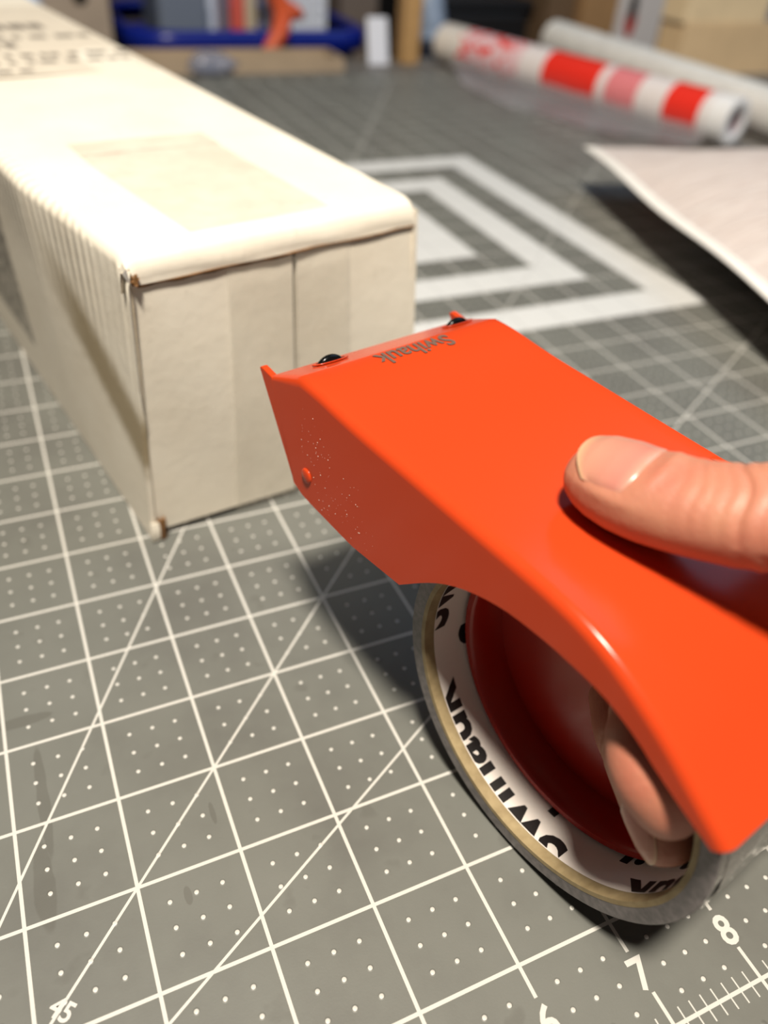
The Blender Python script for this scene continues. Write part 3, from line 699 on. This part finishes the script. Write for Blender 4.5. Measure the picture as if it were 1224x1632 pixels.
# loose clear film hanging off the printed roll
k = NT('clear_film'); p = k.pos(); tr = k.n('ShaderNodeBsdfTransparent'); mx = k.n('ShaderNodeMixShader'); k.base(lin(200, 198, 204)); k.rough(0.15)
k.bump(k.noise(p, 2.0, 3.0), 0.8, 0.15); mx.inputs[0].default_value = 0.30
k.t.links.new(tr.outputs[0], mx.inputs[1]); k.t.links.new(k.b.outputs[0], mx.inputs[2]); k.t.links.new(mx.outputs[0], k.out.inputs[0])
film2_m = k.m
P = []
A_, B__ = Vector((28.86, 23.1, 0)), Vector((24.85, 38.75, 0)); tt = (B__ - A_).normalized(); sd_ = Vector((-tt.y, tt.x, 0))
for i in range(40):
    q = i / 39; h = 0.6 + 14.2 * q; row = []
    width = 1.5 + 2.4 * math.sin(math.pi * min(1, q * 1.05)) ** 0.7
    for j in range(16):
        d = j / 15; off = 0.80 + d * (width - 0.8)
        z = 0.85 * max(0, 1 - d * 4) ** 2 * 0.6 + 0.03 + 0.05 * math.sin(off * 4 + h * 1.3) ** 2 + 0.10 * math.sin(h * 0.8) ** 2 * (d > .1) + 0.5 * math.exp(-((h - 12.8) / 1.0) ** 2) * d
        row.append(A_ + tt * h + sd_ * off + Vector((0, 0, z)))
    P.append(row)
tag(obj('loose_film', grid(P), film2_m, wr), 'loose clear film coming off the roll')

# ------------------------------------------------------------------ things behind the mat
kraft = lambda name, c: simple(name, c, 0.75, 0.07, 0.8)
kr1 = kraft('tan_cardboard', (164, 146, 124)); kr2 = kraft('brown_cardboard', (160, 124, 84)); kr3 = kraft('grey_brown_cardboard', (156, 142, 128)); kr4 = kraft('light_cardboard', (226, 196, 154))
def carton(name, label, x0, y0, z0, x1, y1, z1, m, rz=0.0, cat='box', flaps=True, group=None):
    root = thing(name, label, cat, ((x0 + x1) / 2, (y0 + y1) / 2, z0), group); c = Vector(((x0 + x1) / 2, (y0 + y1) / 2, 0)); M = Matrix.Rotation(rz, 3, 'Z')
    def tr(vf): return [tuple(M @ (Vector(v) - c) + c) for v in vf[0]], vf[1]
    t = 0.15
    obj('front_panel', tr(box(x0, y0, z0, x1, y0 + t, z1)), m, root, smooth=False); obj('back_panel', tr(box(x0, y1 - t, z0, x1, y1, z1)), m, root, smooth=False)
    obj('side_panel', tr(box(x0, y0 + t, z0, x0 + t, y1 - t, z1)), m, root, smooth=False); obj('side_panel', tr(box(x1 - t, y0 + t, z0, x1, y1 - t, z1)), m, root, smooth=False)
    obj('bottom_panel', tr(box(x0 + t, y0 + t, z0, x1 - t, y1 - t, z0 + t)), m, root, smooth=False)
    if flaps:
        ym = (y0 + y1) / 2
        obj('top_flap', tr(box(x0, y0, z1, x1, ym - 0.04, z1 + 0.14)), m, root, smooth=False); obj('top_flap', tr(box(x0, ym + 0.04, z1, x1, y1, z1 + 0.14)), m, root, smooth=False)
    return root, tr
# shallow open tray directly behind the mat
carton('cardboard_tray', 'shallow tan cardboard tray standing behind the mat in front of the blue tub', 8.6, 37.6, -0.08, 19.0, 39.9, 0.50, kr1, math.radians(-1.2), 'tray', flaps=False)
# crumpled clear plastic by the tray
P = []; rr = random.Random(3)
for i in range(13):
    row = []
    for j in range(18):
        a = math.pi * i / 12; b = 2 * math.pi * j / 18; r_ = 1 + rr.uniform(-.22, .22)
        row.append((12.7 + 1.05 * r_ * math.sin(a) * math.cos(b), 36.85 + 0.5 * r_ * math.sin(a) * math.sin(b), 0.45 - 0.44 * math.cos(a) * (r_ if a > 1.6 else 1)))
    P.append(row)
k = NT('blue_clear_plastic'); tr = k.n('ShaderNodeBsdfTransparent'); mx = k.n('ShaderNodeMixShader'); k.base(lin(140, 150, 176)); k.rough(0.12); mx.inputs[0].default_value = 0.45
k.t.links.new(tr.outputs[0], mx.inputs[1]); k.t.links.new(k.b.outputs[0], mx.inputs[2]); k.t.links.new(mx.outputs[0], k.out.inputs[0])
tag(obj('plastic_bag', grid(P, closed_v=True), k.m, None, base=(12.7, 36.85, 0)), 'small crumpled clear bluish plastic bag in front of the cardboard tray', 'plastic bag')
# blue tub
blue_m = simple('blue_plastic', (16, 34, 132), 0.3); tub = thing('storage_tub', 'royal blue plastic tub full of odds and ends', 'tub', (17.2, 50, -9))
def rrect(cx, cy, hx, hy, r, n=8):
    out = []
    for sx, sy, a0 in ((1, 1, 0), (-1, 1, 90), (-1, -1, 180), (1, -1, 270)):
        for i in range(n + 1):
            a = math.radians(a0 + 90 * i / n); out.append((cx + sx * (hx - r) + r * math.cos(a), cy + sy * (hy - r) + r * math.sin(a)))
    return out
def ringwall(levels): return grid([[(x, y, z) for x, y in rrect(17.2, 50, hx, hy, r)] for hx, hy, r, z in levels], closed_v=True)
o = obj('tub_wall', join(ringwall([(5.4, 4.2, 2.0, -8.9), (6.1, 4.9, 2.2, -0.75)]), ([(x, y, -8.9) for x, y in rrect(17.2, 50, 5.4, 4.2, 2.0)], [tuple(range(36))])), blue_m, tub); mod_solid(o, 0.12)
obj('tub_rim', grid([[(x, y, z) for x, y in rrect(17.2, 50, hx, hy, 2.4)] for hx, hy, z in ((6.0, 4.8, 0.25), (6.2, 5.0, 0.42), (6.5, 5.3, 0.38), (6.62, 5.42, 0.15), (6.62, 5.42, -0.55), (6.45, 5.25, -0.6), (6.42, 5.22, 0.05), (6.05, 4.85, 0.1))], closed_u=True, closed_v=True), blue_m, tub)
# contents of the tub
def slab(name, label, cat, x, y, z0, w, d, h, m, rz=0.0, tilt=0.0, group=None, bev=0.06):
    v, f = box(x - w / 2, y - d / 2, 0, x + w / 2, y + d / 2, h); c = Vector((x, y, 0)); M = Matrix.Rotation(rz, 3, 'Z') @ Matrix.Rotation(tilt, 3, 'X')
    o = obj(name, ([tuple(M @ (Vector(q) - c) + c + Vector((0, 0, z0))) for q in v], f), m, None, smooth=False, base=(x, y, z0)); mod_bevel(o, bev)
    return tag(o, label, cat, group)
slab('grey_bin', 'blue-grey translucent plastic bin inside the left of the blue tub', 'bin', 14.0, 49.4, -8.7, 2.7, 3.6, 10.6, simple('grey_blue_plastic', (112, 122, 140), 0.35), 0.05, bev=0.3)
slab('paper_stack', 'white paper sheets standing upright in the blue tub', 'paper', 15.65, 49.2, -8.7, 0.95, 0.25, 11.5, simple('cool_white', (206, 216, 236), 0.5), 0.05)
slab('notebook', 'grey-mauve notebook standing beside the white papers in the tub', 'notebook', 16.5, 49.4, -8.7, 0.7, 0.4, 11.0, simple('mauve_grey', (120, 112, 126), 0.5))
slab('folder', 'coral red folder standing upright in the blue tub', 'folder', 17.35, 49.2, -8.7, 0.8, 0.3, 11.2, simple('coral_red', (214, 96, 84), 0.5))
slab('card', 'cream card standing beside the coral folder', 'card', 18.15, 49.5, -8.7, 0.7, 0.2, 10.9, simple('cream_card', (196, 186, 164), 0.6))
pb_ = thing('perforated_basket', 'white perforated plastic basket in the right of the blue tub', 'basket', (21.4, 49.3, -8.7))
bw_m = simple('white_plastic', (226, 232, 244), 0.4); V = []
for i in range(9): obj('basket_slat', box(19.25 + i * 0.34, 48.2, -8.7, 19.45 + i * 0.34, 48.3, 3.2), bw_m, pb_, smooth=False)
for z in np.linspace(-8.5, 3.0, 24): obj('basket_bar', box(19.2, 48.3, z, 22.2, 48.38, z + 0.24), bw_m, pb_, smooth=False)
obj('basket_back', box(19.2, 50.6, -8.7, 22.2, 50.75, 3.2), bw_m, pb_, smooth=False); obj('basket_side', box(19.2, 48.38, -8.7, 19.3, 50.6, 3.2), bw_m, pb_, smooth=False); obj('basket_side', box(22.1, 48.38, -8.7, 22.2, 50.6, 3.2), bw_m, pb_, smooth=False)
# orange tool over the rim
or_m = simple('orange_tool', (214, 92, 52), 0.45)
tl = thing('orange_clamp', 'orange plastic hand tool hooked over the rim of the blue tub', 'tool', (17.6, 44.4, -1.1))
o = obj('tool_handle', tube([(18.9, 48.6, 1.9), (18.8, 46.2, 1.5), (18.55, 44.9, 1.08), (18.1, 44.05, 0.50), (17.5, 43.95, -0.35), (17.0, 43.95, -1.05), (16.8, 43.95, -1.5)], [0.40, 0.50, 0.52, 0.45, 0.40, 0.42, 0.30], 14), or_m, tl)
o = obj('tool_jaw', tube([(18.4, 46.2, 1.45), (18.9, 45.7, 1.3), (19.5, 45.5, 1.1), (19.8, 45.5, 0.95)], [0.30, 0.42, 0.36, 0.2], 12), or_m, tl)
# left carton with a hand hole
ct, _t = carton('cardboard_carton', 'grey-brown carton with a dark hand hole left of the blue tub', -3.0, 42.2, -9, 9.55, 52, 4.0, kr3)
obj('hand_hole', prism(rrect(8.35, 2.6, 0.32, 0.75, 0.3, 5), lambda x, z: (x, 42.19, z), lambda x, z: (x, 42.15, z)), simple('hole_dark', (22, 16, 12), 0.9), ct, smooth=False)
black_m = simple('black_plastic_and_shade', (24, 24, 27), 0.45)
def dark_box(name, label, x0, y0, z0, x1, y1, z1, m, cat='dark_box'):
    root = thing(name, label, cat, ((x0 + x1) / 2, (y0 + y1) / 2, z0))
    mod_bevel(obj('body', box(x0, y0, z0, x1, y1, z1), m, root, smooth=False), 0.3); mod_bevel(obj('lid', box(x0 - .15, y0 - .15, z1, x1 + .15, y1 + .15, z1 + 0.5), m, root, smooth=False), 0.15); return root
dark_box('gap_shade', 'black block added as the shade in the gap left of the blue tub', 9.75, 47, -9, 10.4, 58, 3.2, black_m)  # black block added for shade; the gap is only dark from lack of light
b_m = simple('pale_blue_plastic', (176, 200, 236), 0.35)
o = obj('bottle', lathe([(0.0, 0.0), (0.5, 0.0), (0.55, 0.1), (0.55, 2.0), (0.3, 2.6), (0.3, 3.4), (0.0, 3.4)], lambda x, y, h: (6.1 + x, 40.0 + y, -0.08 + h), 24, closed=False), b_m, None, base=(6.1, 40.0, -0.08)); tag(o, 'pale blue plastic bottle behind the white shipping box', 'bottle')
# middle: card, post, bags
slab('folded_card', 'bright white folded card leaning behind the mat beside the wooden post', 'card', 21.2, 38.6, -0.06, 1.05, 0.12, 2.0, simple('bright_white', (216, 220, 232), 0.5), 0.0, math.radians(-14))
po = slab('wooden_post', 'upright raw wooden post behind the middle of the mat', 'post', 22.95, 39.2, -0.08, 0.9, 0.9, 9.0, simple('raw_pine', (176, 140, 92), 0.6, 0.12, 2.0))
slab('taupe_box', 'flat taupe box between the blue tub and the wooden post', 'box', 25.4, 53.0, -9, 2.4, 4.0, 14.0, simple('taupe', (112, 100, 92), 0.6))
P = []; rr = random.Random(9)
for i in range(13):
    row = []
    for j in range(20):
        a = math.pi * i / 12; b = 2 * math.pi * j / 20; r_ = 1 + rr.uniform(-.12, .12)
        row.append((26.6 + 1.5 * r_ * math.sin(a) * math.cos(b), 44.4 + 1.2 * r_ * math.sin(a) * math.sin(b), -3.0 - 6.0 * math.cos(a)))
    P.append(row)
tag(obj('plastic_sack', grid(P, closed_v=True), simple('pale_bag', (150, 166, 190), 0.3, 0.2, 1.5), None, base=(26.6, 44.4, -9)), 'pale blue crumpled plastic sack right of the wooden post', 'bag')
slab('navy_case', 'small dark navy case at the table edge under the pale blue sack', 'case', 26.0, 42.3, -9, 2.0, 1.6, 9.3, simple('navy', (30, 34, 48), 0.5))
dark_box('equipment_case', 'large black equipment case behind the printed wrap roll', 27.7, 45.5, -9, 33.9, 60, 1.3, black_m, 'case')
# right: cartons
carton('cardboard_carton', 'dark brown narrow carton behind the far end of the white roll', 34.3, 44.5, -9, 36.3, 58, 4.5, kraft('dark_cardboard', (104, 82, 60)))
ct, _t = carton('cardboard_carton', 'brown carton with a white picture label behind the white roll', 36.4, 44.0, -9, 43.4, 54, 4.5, kr2)
lab = obj('picture_label', box(38.9, 43.95, -1.2, 42.3, 44.0, 3.4), simple('label_white', (214, 208, 206), 0.5), ct, smooth=False)
V = [(40.0 + 0.42 * math.cos(a), 43.94, 1.0 + 0.85 * math.sin(a)) for a in np.linspace(0, 2 * math.pi, 16, endpoint=False)]
obj('red_print', (V, [tuple(range(16))]), simple('label_red', (180, 50, 40), 0.5), lab, smooth=False)
V = [(40.0 + 0.34 * math.cos(a), 43.93, 1.75 + 0.75 * math.sin(a)) for a in np.linspace(0, 2 * math.pi, 16, endpoint=False)]
obj('black_print', (V, [tuple(range(16))]), simple('label_black', (40, 34, 32), 0.5), lab, smooth=False)
ct, _t = carton('cardboard_carton', 'light tan carton at the right behind the white roll', 36.1, 34.9, -0.08, 43.4, 36.7, 2.15, kr4, math.radians(0))
carton('cardboard_carton', 'cream carton stacked on top of the light tan carton', 35.9, 34.95, 2.29, 41.3, 36.6, 5.5, kraft('cream_cardboard', (236, 212, 172)), 0)
slab('grey_tin', 'grey-blue box on the light tan carton at the right edge', 'box', 42.5, 35.8, 2.29, 1.8, 1.4, 3.0, simple('grey_blue', (128, 132, 146), 0.5))
